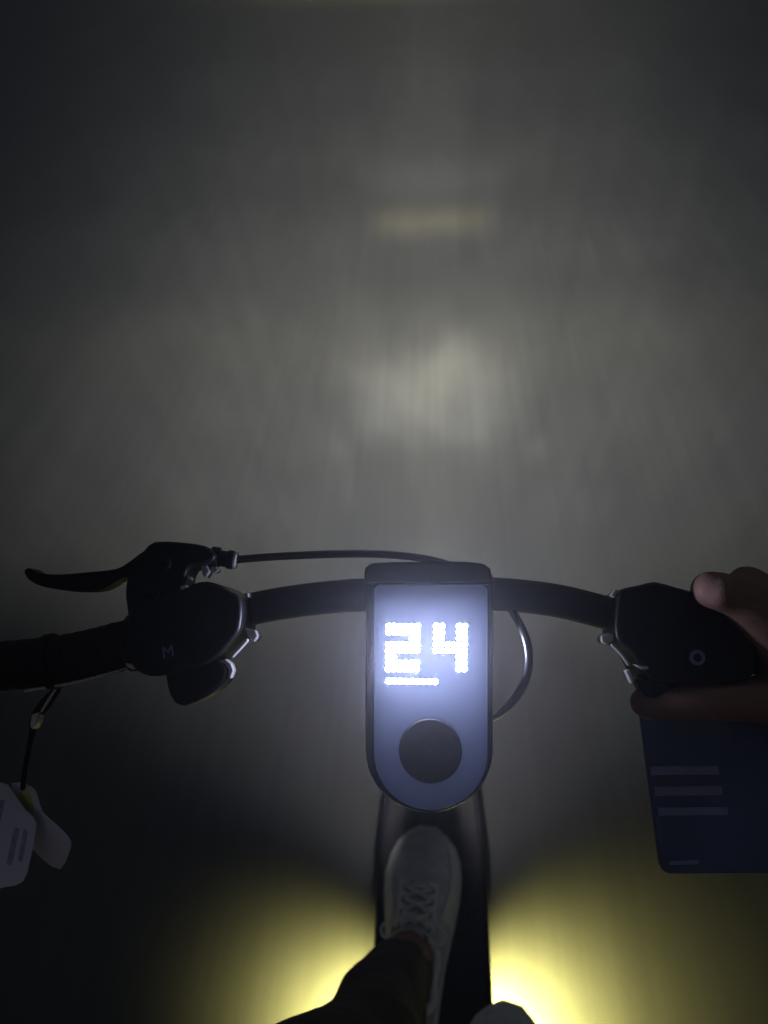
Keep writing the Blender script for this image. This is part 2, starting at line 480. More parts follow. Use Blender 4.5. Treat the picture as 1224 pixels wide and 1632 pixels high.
# left side: brake lever, bracket, mode switch
lever = prism('brake_lever', [(47, 911), (56, 907), (68, 914), (100, 917), (150, 913), (192, 908), (215, 895), (238, 879), (262, 880), (268, 905), (258, 926), (232, 927), (206, 921), (190, 929), (172, 939), (150, 943), (112, 942), (76, 936), (54, 925)], -0.006, 0.006, M['paint'], S, 0.003, 3, 3)
br = prism('brake_bracket', [(222, 899), (240, 880), (256, 867), (300, 868), (333, 873), (346, 881), (352, 893), (334, 903), (314, 906), (305, 918), (302, 945), (298, 1000), (226, 1000), (213, 968), (211, 940), (216, 915)], -0.012, 0.010, M['plastic'], S, 0.003, 3, 2)
for x, y, r_ in ((262, 899, 0.0042), (236, 955, 0.003), (253, 946, 0.002)):
    lathe('bracket_bolt', H(x, y, 0.010), HN, [(r_, -0.001), (r_, 0.001), (r_ * 0.8, 0.0016), (r_ * 0.45, 0.0016), (r_ * 0.45, 0.0003)], M['paint'], br, 16)
prism('lever_pin_glint', [(322, 902), (331, 899), (338, 911), (331, 922), (326, 918)], -0.004, 0.004, M['silver'], br, 0.0008, 2)  # pale bits added as glints on the brake bracket
prism('lever_glint', [(338, 903), (347, 903), (351, 910), (345, 914), (338, 910)], -0.003, 0.003, M['silver'], br, 0.0006, 2)
prism('clamp_screw_glint', [(299, 918), (306, 920), (307, 926), (300, 925)], 0.002, 0.007, M['steel'], br, 0.0006, 2)
prism('clamp_glint', [(288, 936), (297, 932), (304, 941), (296, 946)], 0.004, 0.010, M['steel'], br, 0.0006, 2)
a_, b_ = H(338, 888, 0.0), H(374, 893, 0.0)
lathe('barrel_adjuster', a_, b_ - a_, [(0.0062, 0.0), (0.0062, 0.004), (0.0046, 0.0045), (0.0046, 0.009), (0.0054, 0.0094), (0.0054, 0.0122), (0.003, 0.0126)], M['plastic'], br, 18)
lathe('adjuster_ring', b_, b_ - a_, [(0.0032, -0.0005), (0.0048, 0.0), (0.0048, 0.0012), (0.0032, 0.0016)], M['silver'], br, 18)
tube('brake_cable', [H(374, 892, 0.0), H(440, 887, 0.0), H(540, 883, -0.002), (H(620, 884, -0.006)), H(690, 893, -0.014), H(745, 912, -0.030), H(792, 943, -0.036), H(815, 972, -0.016), H(836, 1012, 0.005), H(843, 1052, 0.006), H(834, 1092, -0.004), H(806, 1130, -0.020), H(770, 1152, -0.05)], 0.0022, M['jacket_cable'], S, 14, 'flat', 8)
pod = prism('mode_switch', [(300, 947), (322, 935), (346, 931), (368, 938), (382, 947), (394, 952), (399, 970), (396, 1002), (386, 1018), (364, 1044), (336, 1060), (304, 1067), (272, 1076), (246, 1072), (226, 1052), (222, 1010), (240, 965)], -0.026, 0.014, M['plastic'], S, 0.005, 3, 2)
prism('mode_paddle', [(274, 1064), (300, 1052), (338, 1047), (362, 1053), (371, 1068), (365, 1086), (340, 1108), (302, 1124), (285, 1118), (274, 1092)], -0.010, 0.009, M['plastic'], pod, 0.004, 3, 2)
prism('paddle_glint', [(342, 1054), (352, 1052), (362, 1050), (371, 1057), (375, 1068), (370, 1082), (366, 1079), (366, 1066), (360, 1058), (350, 1059)], 0.001, 0.008, M['silver'], pod, 0.0008, 2)  # pale pieces stand in for glints along the switch edges
tube('switch_edge_glint', [H(371, 1045, 0.008), H(393, 1021, 0.008)], 0.0012, M['silver'], pod, 8, 'round', smoothpath=False)
prism('switch_flange_glint', [(392, 1000), (400, 1003), (411, 1004), (415, 1014), (408, 1024), (400, 1018), (396, 1008)], -0.006, 0.005, M['silver'], pod, 0.001, 2)
prism('flange_tip_glint', [(393, 944), (399, 946), (399, 953), (394, 951)], -0.004, 0.004, M['silver'], pod, 0.0006, 2)
prism('grip_glint', [(205, 1056), (216, 1058), (228, 1056), (226, 1063), (217, 1067), (209, 1063)], -0.014, -0.002, M['silver'], pod, 0.0008, 2)
lathe('mode_button', H(268, 1040, 0.0142), HN, [(0.0090, -0.002), (0.0090, 0.0006), (0.0080, 0.0012), (0.0001, 0.0012)], M['plastic'], pod, 32)
def text(name, s, size, loc, roll, mt, parent):
    cu = bpy.data.curves.new(name, 'FONT'); cu.body = s; cu.size = size
    cu.align_x, cu.align_y, cu.extrude, cu.offset = 'CENTER', 'CENTER', 0.0001, 0.0
    tmp = bpy.data.objects.new(name, cu); col.objects.link(tmp)
    me = bpy.data.meshes.new_from_object(tmp.evaluated_get(bpy.context.evaluated_depsgraph_get()))
    bpy.data.objects.remove(tmp)
    o = link(name, me, mt, parent, False)
    q = Matrix((Vector((1, 0, 0)), HT, HN)).transposed().to_4x4()
    mw = Matrix.Translation(loc) @ q @ Matrix.Rotation(roll, 4, 'Z')
    o.location = mw.to_translation(); o.rotation_euler = mw.to_euler()
    return o
text('mode_letter', 'M', 0.0090, H(268, 1040, 0.0156), R(12), M['print'], pod)
# pale line under the left grip
tube('grip_line', [H(40, 1101, -0.012), H(125, 1086, -0.012), H(205, 1063, -0.012)], 0.0009, M['silver'], S, 8, 'round')

# right side: switch pod and thumb throttle
rp = prism('throttle_pod', [(974, 950), (984, 941), (1008, 936), (1031, 931), (1062, 939), (1100, 949), (1150, 961), (1180, 984), (1188, 1030), (1182, 1074), (1150, 1087), (1082, 1090), (1030, 1086), (1008, 1066), (994, 1040), (975, 1024), (969, 1000)], -0.028, 0.006, M['plastic'], S, 0.005, 3, 2)
prism('pod_flange_glint', [(954, 1013), (966, 1009), (976, 1012), (974, 1022), (964, 1028), (955, 1024)], -0.008, 0.003, M['silver'], rp, 0.001, 2)  # pale pieces put in as highlights on the pod's edges
tube('pod_edge_glint', [H(976, 1028, 0.002), H(990, 1042, 0.002), H(1001, 1058, 0.002)], 0.0011, M['silver'], rp, 8, 'round')
prism('paddle_glint', [(993, 1068), (1001, 1066), (1008, 1088), (1003, 1090)], -0.002, 0.006, M['silver'], rp, 0.0008, 2)
prism('pod_glint', [(1008, 1058), (1020, 1061), (1032, 1062), (1030, 1067), (1020, 1066)], 0.000, 0.0065, M['silver'], rp, 0.0006, 2)
prism('flange_tip_glint', [(970, 950), (978, 939), (983, 942), (977, 954)], -0.004, 0.004, M['silver'], rp, 0.0006, 2)
prism('throttle_paddle', [(1008, 1080), (1040, 1074), (1080, 1080), (1100, 1104), (1070, 1122), (1030, 1112)], -0.012, 0.000, M['plastic'], rp, 0.003, 3, 2)
hc = H(1110, 1048, 0.006)
lathe('light_button', hc, HN, [(0.0085, -0.002), (0.0085, 0.0005), (0.0076, 0.0012), (0.0001, 0.0012)], M['plastic'], rp, 32)
lathe('light_symbol', hc, HN, [(0.0022, 0.00115), (0.0022, 0.0016), (0.0040, 0.0016), (0.0040, 0.00115)], M['print'], rp, 24)
prism('grip_end_tab', [(1140, 1078), (1156, 1074), (1168, 1078), (1168, 1084), (1150, 1084)], -0.006, 0.0045, M['paint'], rp, 0.0008, 2)

# headlight on the front of the stem, its lens shaping the beam on the road
HL = Vector((0, 0.385, 0.76))
hl = lathe('headlight', HL + Vector((0, -0.05, 0)), (0, 1, 0), [(0.012, 0), (0.022, 0.006), (0.026, 0.03), (0.027, 0.046), (0.0245, 0.046), (0.0235, 0.040)], M['plastic'], S, 32)
lathe('lens', HL + Vector((0, -0.011, 0)), (0, 1, 0), [(0.0232, 0), (0.0232, 0.002), (0.015, 0.005), (0.0001, 0.006)], M['head_lens'], hl, 32)
ld = bpy.data.lights.new('headlight_beam', 'SPOT')
ld.energy, ld.spot_size, ld.spot_blend, ld.shadow_soft_size = 381, R(176), 0.05, 0.012
lo = bpy.data.objects.new('headlight_beam', ld); col.objects.link(lo)
lo.parent = hl; lo.location = HL + Vector((0, 0.006, 0)); lo.rotation_euler = (R(90), 0, 0)   # -Z looks down the road, +Y up
ld.use_nodes = True
t = ld.node_tree
em = t.nodes['Emission']
tc = t.nodes.new('ShaderNodeTexCoord')
sp = t.nodes.new('ShaderNodeSeparateXYZ'); t.links.new(tc.outputs['Normal'], sp.inputs[0])
def nm(op, a, b_=None, c_=None):
    x = t.nodes.new('ShaderNodeMath'); x.operation = op
    for i, v in enumerate((a, b_, c_)):
        if v is None: continue
        if isinstance(v, (int, float)): x.inputs[i].default_value = v
        else: t.links.new(v, x.inputs[i])
    return x.outputs[0]
zf = nm('MAXIMUM', nm('ABSOLUTE', sp.outputs['Z']), 0.02)
u = nm('DIVIDE', sp.outputs['X'], zf)
v = nm('MAXIMUM', nm('DIVIDE', nm('ABSOLUTE', sp.outputs['Y']), zf), 0.07)
p_ = nm('DIVIDE', v, nm('ADD', v, 0.5))
def cramp(stops):
    r = t.nodes.new('ShaderNodeValToRGB'); e = r.color_ramp.elements
    r.color_ramp.interpolation = 'B_SPLINE' if False else 'EASE'
    for k, (pos, c) in enumerate(stops):
        x = e[k] if k < 2 else e.new(pos)
        x.position = pos; x.color = (*c, 1)
    t.links.new(p_, r.inputs['Fac']); return r.outputs[0]
def stop(gy, val, warm=0.0):
    vv = HL.z / max(gy - HL.y, 0.01)
    return (vv / (vv + 0.5), (val, val * (0.955 - 0.02 * warm), val * (0.885 - 0.45 * warm)))
base = cramp([stop(*s) for s in ((13.0, 0.0), (9.5, 0.016, .2), (7.75, 0.026, .1), (6.4, 0.029, .1), (4.9, 0.038), (3.6, 0.056), (2.7, 0.082), (2.1, 0.115, .1), (1.75, 0.115), (1.45, 0.102), (1.19, 0.086), (0.86, 0.044), (0.60, 0.040), (0.45, 0.026))])
def gauss(x, c, s):
    return nm('EXPONENT', nm('MULTIPLY', nm('POWER', nm('ABSOLUTE', nm('DIVIDE', nm('SUBTRACT', x, c), s)), 2.0), -1.0))
def flat(x, c, s, pw=4.0):
    return nm('EXPONENT', nm('MULTIPLY', nm('POWER', nm('ABSOLUTE', nm('DIVIDE', nm('SUBTRACT', x, c), s)), pw), -1.0))
def vsc(col_, f):
    x = t.nodes.new('ShaderNodeVectorMath'); x.operation = 'SCALE'
    if isinstance(col_, tuple): x.inputs[0].default_value = col_
    else: t.links.new(col_, x.inputs[0])
    t.links.new(f, x.inputs['Scale']); return x.outputs[0]
def vadd(a, b_):
    x = t.nodes.new('ShaderNodeVectorMath'); x.operation = 'ADD'
    t.links.new(a, x.inputs[0]); t.links.new(b_, x.inputs[1]); return x.outputs[0]
gx = nm('DIVIDE', nm('MULTIPLY', u, HL.z), v)      # where the ray meets the road
wide = gauss(nm('DIVIDE', u, nm('MINIMUM', nm('ADD', nm('MULTIPLY', v, 0.82), 0.215), 0.95)), 0.0, 1.0)
tot = vsc(base, wide)
def pp(gy):
    vv = HL.z / (gy - HL.y); return vv / (vv + 0.5)
nz = t.nodes.new('ShaderNodeTexNoise'); nz.inputs['Scale'].default_value = 9.0; nz.inputs['Detail'].default_value = 2
t.links.new(tc.outputs['Normal'], nz.inputs['Vector'])
wob = nm('MULTIPLY', nm('SUBTRACT', nz.outputs['Fac'], 0.5), 0.08)
pw_ = nm('ADD', p_, wob)
curve = nm('ADD', pw_, nm('MULTIPLY', nm('POWER', nm('ABSOLUTE', u), 2.0), 0.6))
tot = vadd(tot, vsc((0.125, 0.119, 0.090), nm('MULTIPLY', gauss(u, 0.0, 0.12), gauss(curve, pp(1.90), 0.027))))
tot = vadd(tot, vsc((0.048, 0.047, 0.040), nm('MULTIPLY', flat(u, 0.0, 0.185, 3.0), gauss(pw_, pp(1.82), 0.055))))
tot = vadd(tot, vsc((0.066, 0.056, 0.028), nm('MULTIPLY', flat(u, 0.0, 0.088, 6.0), gauss(p_, pp(3.08), 0.0125))))
tot = vadd(tot, vsc((0.022, 0.022, 0.021), nm('MULTIPLY', flat(u, 0.0, 0.098, 6.0), gauss(p_, pp(3.55), 0.018))))
tot = vadd(tot, vsc((0.040, 0.036, 0.012), nm('MULTIPLY', gauss(u, 0.0, 0.17), gauss(p_, pp(8.3), 0.010))))
tot = vadd(tot, vsc((0.010, 0.010, 0.0095), nm('MULTIPLY', gauss(u, 0.0, 0.05), gauss(p_, pp(4.6), 0.09))))
for uu, gy_, am in ((-0.10, 1.70, 0.045), (0.095, 1.69, 0.050)):
    tot = vadd(tot, vsc((am, am * 0.99, am * 0.92), nm('MULTIPLY', gauss(u, uu, 0.055), gauss(pw_, pp(gy_), 0.020))))
for uu in (-0.205, 0.225):
    tot = vadd(tot, vsc((0.025, 0.025, 0.024), nm('MULTIPLY', gauss(u, uu, 0.022), gauss(p_, pp(1.60), 0.012))))
cx = t.nodes.new('ShaderNodeCombineXYZ'); t.links.new(u, cx.inputs[0]); t.links.new(p_, cx.inputs[1])
def n2(sx_, sy_, det=3):
    mp = t.nodes.new('ShaderNodeMapping'); mp.inputs['Scale'].default_value = (sx_, sy_, 1)
    nn = t.nodes.new('ShaderNodeTexNoise'); nn.inputs['Scale'].default_value = 1.0; nn.inputs['Detail'].default_value = det
    t.links.new(cx.outputs[0], mp.inputs[0]); t.links.new(mp.outputs[0], nn.inputs['Vector']); return nn.outputs['Fac']
tot = vsc(tot, nm('MULTIPLY', nm('ADD', 0.86, nm('MULTIPLY', n2(34, 2), 0.28)), nm('ADD', 0.84, nm('MULTIPLY', n2(7, 14, 4), 0.32))))
tot = vadd(tot, vsc((0.0014, 0.0023, 0.0036), gauss(u, 0.0, 1.1)))          # cooler light at the rim of the beam
q = nm('ADD', nm('ADD', 1.0, nm('MULTIPLY', u, u)), nm('MULTIPLY', v, v))
below = nm('LESS_THAN', sp.outputs['Y'], 0.0)        # cut-off: nothing above the horizon
gain = nm('MULTIPLY', below, nm('DIVIDE', nm('POWER', q, 1.5), nm('POWER', v, 3.0)))
t.links.new(vsc(tot, gain), em.inputs['Color'])
em.inputs['Strength'].default_value = 1.0

# ------------------------------------------------------------------ things hanging on the left grip
ct = empty('tag_strap', H(60, 1105, -0.02))
tag(ct, 'thin black strap looped on the left grip holding the paper tags', 'strap')
sp_pts = [H(92, 1098, -0.026), H(74, 1120, -0.022), H(58, 1142, -0.026), H(50, 1175, -0.036), H(42, 1215, -0.044), H(36, 1256, -0.050)]
tube('band', sp_pts, [0.0022, 0.0036, 0.0030, 0.0018, 0.0016, 0.0016], M['rubber'], ct, 10, 'round')
cg = H(84, 1054, BW); ax_ = (H(110, 1049, BW) - H(60, 1058, BW)).normalized()
lathe('loop', cg, ax_, [(0.0150, -0.002), (0.0162, -0.002), (0.0162, 0.002), (0.0150, 0.002), (0.0150, -0.002)], M['rubber'], ct, 32)
tube('strap_edge', [H(88, 1099, -0.016), H(76, 1118, -0.015), H(66, 1134, -0.016)], [0.0007, 0.0008, 0.0006], M['silver'], ct, 8, 'round')
prism('buckle', [(56, 1138), (66, 1134), (64, 1150), (57, 1162), (53, 1156)], -0.026, -0.018, M['silver'], ct, 0.0006, 2)
tilt1 = lambda x, y: (y - 1330) * 0.00004 + (x - 30) * 0.00006
tilt2 = lambda x, y: -(y - 1330) * 0.00010 + (x - 60) * 0.00018
t1 = empty('hang_tag', H(30, 1290, -0.05))
tag(t1, 'printed white paper tag with blue stripes hanging at the left edge', 'tag')
prism('card', [(-70, 1262), (-5, 1250), (14, 1262), (40, 1292), (60, 1312), (52, 1370), (42, 1402), (10, 1412), (-70, 1420)], -0.0496, -0.0482, M['paper'], t1, 0.0003, 1, 2, tilt1)
for pts in ([(-40, 1275), (2, 1278), (-10, 1340), (-60, 1350)], [(22, 1318), (30, 1322), (20, 1378), (11, 1376)], [(38, 1322), (44, 1325), (38, 1372), (31, 1370)]):
    prism('printed_stripe', pts, -0.0481, -0.0478, M['bluep'], t1, 0, 1, 0, tilt1)
t2 = empty('hang_tag', H(70, 1300, -0.055))
tag(t2, 'blank crumpled white paper tag tilted right, beside the striped tag', 'tag')
prism('card', [(20, 1248), (58, 1250), (70, 1262), (76, 1290), (100, 1308), (118, 1322), (127, 1336), (120, 1355), (98, 1384), (64, 1372), (34, 1340), (24, 1300)], -0.0596, -0.0580, M['paper'], t2, 0.0003, 1, 2, tilt2)
prism('sticker', [(32, 1264), (46, 1258), (58, 1270), (58, 1296), (50, 1304), (38, 1292), (28, 1282)], -0.0579, -0.0574, M['greenp'], t2, 0.0001, 1, 2, tilt2)

# ------------------------------------------------------------------ dark card under the right hand
cw = lambda x, y: -(y - 1160) * 0.00002
cd_ = empty('navy_card', H(1180, 1300, -0.02))
tag(cd_, 'dark navy card with three pale stripes under the right thumb', 'card')
rc = 16
def rrect(pts, rc, n=5):
    out = []
    P = [Vector((x, y)) for x, y in pts]
    for i in range(len(P)):
        a, b_, c_ = P[i - 1], P[i], P[(i + 1) % len(P)]
        d0, d1 = (a - b_).normalized(), (c_ - b_).normalized()
        for k in range(n + 1):
            f = k / n
            p0, p1 = b_ + d0 * rc * (1 - f), b_ + d1 * rc * f
            out.append(tuple(p0 * (1 - f) + p1 * f))
    return out
prism('slab', rrect([(1012, 1092), (1420, 1080), (1440, 1392), (1056, 1395)], 18), -0.0310, -0.0255, M['navy'], cd_, 0.0012, 2, 0, cw)
for y, x0, x1, h in ((1229, 1037, 1146, 14), (1262, 1044, 1152, 15), (1295, 1050, 1162, 13)):
    prism('printed_stripe', [(x0, y - h / 2), (x1, y - h / 2 - 1), (x1 + 2, y + h / 2 - 1), (x0 + 2, y + h / 2)], -0.0254, -0.0251, M['cardprint'], cd_, 0, 1, 0, cw)
prism('printed_line', [(1070, 1376), (1118, 1374), (1118, 1381), (1071, 1382)], -0.0254, -0.0251, M['cardprint'], cd_, 0, 1, 0, cw)

# ------------------------------------------------------------------ rider
PR = empty('person', (0.0, 0.1, 0.152))
tag(PR, 'rider in dark trousers and white sneakers, right hand on the throttle grip', 'person')
bm = bmesh.new()
def limb(pts, radii, n=5, seg=16):
    rr = []
    for i in range(len(pts) - 1):
        for k in range(n): rr.append(radii[i] + (radii[i + 1] - radii[i]) * k / n)
    rr.append(radii[-1])
    sweep(bm, spline(pts, n), rr, seg, 'round')
V = Vector
ANK_L, KNEE_L, HIP_L = G(642, 1545, 0.25), G(470, 1860, 0.62), V((-0.09, -0.20, 1.00))
ANK_R, KNEE_R, HIP_R = V((0.045, 0.085, 0.245)), V((0.13, 0.03, 0.62)), V((0.09, -0.22, 1.00))
limb([V((-0.022, 0.40, 0.19)), V((-0.026, 0.33, 0.21)), ANK_L, ANK_L.lerp(KNEE_L, 0.3), ANK_L.lerp(KNEE_L, 0.7) + V((0, -0.02, 0)), KNEE_L, HIP_L], [0.028, 0.030, 0.034, 0.036, 0.052, 0.055, 0.08])
limb([V((0.09, 0.21, 0.19)), V((0.07, 0.14, 0.21)), ANK_R, ANK_R.lerp(KNEE_R, 0.3), ANK_R.lerp(KNEE_R, 0.7) + V((0, -0.02, 0)), KNEE_R, HIP_R], [0.028, 0.030, 0.034, 0.036, 0.052, 0.055, 0.08])
limb([V((0, -0.23, 0.98)), V((0, -0.24, 1.15)), V((0, -0.26, 1.35)), V((0, -0.26, 1.47)), V((0, -0.24, 1.58)), V((0, -0.215, 1.66)), V((0, -0.21, 1.75))], [0.14, 0.13, 0.145, 0.10, 0.052, 0.075, 0.085], 6, 24)
limb([V((-0.17, -0.26, 1.46)), V((0, -0.26, 1.47)), V((0.17, -0.26, 1.46))], [0.055, 0.09, 0.055])
limb([V((-0.09, -0.21, 0.98)), V((0.09, -0.22, 0.98))], [0.10, 0.10])
limb([V((0, -0.125, 1.69)), V((0, -0.112, 1.672))], [0.008, 0.013])
WR = H(1365, 1150, 0.000)
limb([V((0.18, -0.26, 1.46)), V((0.31, -0.20, 1.24)), V((0.40, -0.13, 1.06)), WR + V((0.06, -0.08, 0.06)), WR], [0.05, 0.044, 0.040, 0.034, 0.026])
limb([WR, H(1300, 1080, -0.010)], [0.025, 0.030])
kn = [(1178, 952, 0.006), (1224, 958, -0.004), (1275, 972, -0.005), (1325, 998, -0.006)]
fing = [((1137, 940, 0.012), (1130, 948, -0.016), (1160, 1000, -0.040)), ((1190, 929, -0.008), (1192, 958, -0.034), (1210, 1004, -0.042)),
        ((1244, 938, -0.008), (1248, 968, -0.034), (1262, 1014, -0.042)), ((1298, 962, -0.008), (1302, 990, -0.032), (1312, 1030, -0.040))]
for k, f, r_ in zip(kn, fing, (0.0098, 0.0098, 0.0094, 0.0085)):
    limb([H(1335, 1110, -0.008), H(*k)], [0.020, 0.0125], 4)
    limb([H(*k), H(*f[0]), H(*f[1]), H(*f[2])], [r_ * 1.16, r_ * 1.04, r_ * 0.95, r_ * 0.85], 5, 14)
limb([H(1330, 1134, -0.008), H(1250, 1118, -0.006), H(1190, 1115, -0.005), H(1108, 1116, -0.005), H(1032, 1119, -0.010)], [0.020, 0.0150, 0.0118, 0.0112, 0.0098], 6, 18)
# the left arm, bent up to hold the phone that took the picture
LW = V((-0.13, -0.13, 1.18))
limb([V((-0.18, -0.26, 1.46)), V((-0.27, -0.22, 1.22)), V((-0.25, -0.19, 1.10)), LW + V((-0.05, -0.03, -0.04)), LW], [0.05, 0.044, 0.042, 0.032, 0.026])
limb([LW, V((-0.10, -0.10, 1.235))], [0.025, 0.030])
for k in range(4):
    kk = V((-0.105 + 0.004 * k, -0.085 - 0.006 * k, 1.262 - 0.02 * k + 0.02))
    limb([V((-0.105, -0.10, 1.23)), kk, kk + V((0.035, -0.012, 0.012)), kk + V((0.055, -0.03, 0.008))], [0.016, 0.0105, 0.0095, 0.008], 4, 12)
limb([V((-0.10, -0.09, 1.23)), V((-0.06, -0.075, 1.235)), V((-0.035, -0.07, 1.25))], [0.016, 0.012, 0.010], 4, 12)
bod = build('body', bm, M['skin'], PR)
bod.modifiers.clear()
rm = bod.modifiers.new('remesh', 'REMESH'); rm.mode = 'VOXEL'; rm.voxel_size = 0.0032; rm.use_smooth_shade = True
sm = bod.modifiers.new('smooth', 'SMOOTH'); sm.factor = 0.5; sm.iterations = 4

def cloth(name, chains, mt, voxel=0.005):
    global bm
    bm = bmesh.new()
    for pts, rad in chains: limb(pts, rad, 5, 18)
    o = build(name, bm, mt, PR); o.modifiers.clear()
    r_ = o.modifiers.new('remesh', 'REMESH'); r_.mode = 'VOXEL'; r_.voxel_size = voxel; r_.use_smooth_shade = True
    s_ = o.modifiers.new('smooth', 'SMOOTH'); s_.factor = 0.6; s_.iterations = 12
    tx = bpy.data.textures.new(name + '_folds', 'CLOUDS'); tx.noise_scale = 0.09
    d_ = o.modifiers.new('folds', 'DISPLACE'); d_.texture = tx; d_.strength = 0.02; d_.mid_level = 0.5; d_.texture_coords = 'GLOBAL'
    return o
HEM_L = ANK_L + V((-0.004, -0.012, 0.050))
HEM_R = ANK_R + V((0.004, -0.012, 0.050))
cloth('trousers', [
    ([HEM_L, ANK_L.lerp(KNEE_L, 0.42) + V((0, -0.006, 0)), ANK_L.lerp(KNEE_L, 0.75), KNEE_L, KNEE_L.lerp(HIP_L, .5), HIP_L], [0.034, 0.049, 0.060, 0.070, 0.085, 0.10]),
    ([HEM_R, ANK_R.lerp(KNEE_R, 0.42), ANK_R.lerp(KNEE_R, 0.75), KNEE_R, KNEE_R.lerp(HIP_R, .5), HIP_R], [0.040, 0.060, 0.070, 0.075, 0.085, 0.10]),
    ([HIP_L, HIP_R], [0.115, 0.115]), ([V((0, -0.22, 0.98)), V((0, -0.235, 1.08))], [0.15, 0.145])], M['trousers'])
cloth('jacket', [
    ([V((0, -0.235, 1.04)), V((0, -0.245, 1.2)), V((0, -0.265, 1.36)), V((0, -0.262, 1.47)), V((0, -0.25, 1.53))], [0.155, 0.15, 0.16, 0.115, 0.07]),
    ([V((-0.17, -0.26, 1.455)), V((0.17, -0.26, 1.455))], [0.07, 0.07]),
    ([V((0.18, -0.26, 1.455)), V((0.31, -0.20, 1.24)), V((0.40, -0.13, 1.06)), WR + V((0.07, -0.09, 0.07))], [0.068, 0.058, 0.054, 0.044]),
    ([V((-0.18, -0.26, 1.455)), V((-0.27, -0.22, 1.22)), V((-0.25, -0.19, 1.10)), LW + V((-0.055, -0.035, -0.045))], [0.068, 0.058, 0.054, 0.042])], M['jacket'])
hb = bmesh.new()
bmesh.ops.create_uvsphere(hb, u_segments=28, v_segments=18, radius=1)
for v_ in hb.verts:
    c = v_.co
    k = 1 + 0.03 * math.sin(9 * c.x + 5 * c.z)
    v_.co = V((c.x * 0.094 * k, -0.222 + c.y * 0.100 * k, 1.772 + c.z * 0.085 * k))
bmesh.ops.delete(hb, geom=[v_ for v_ in hb.verts if v_.co.z < 1.745 and v_.co.y > -0.20], context='VERTS')
build('hair', hb, M['hair'], PR)

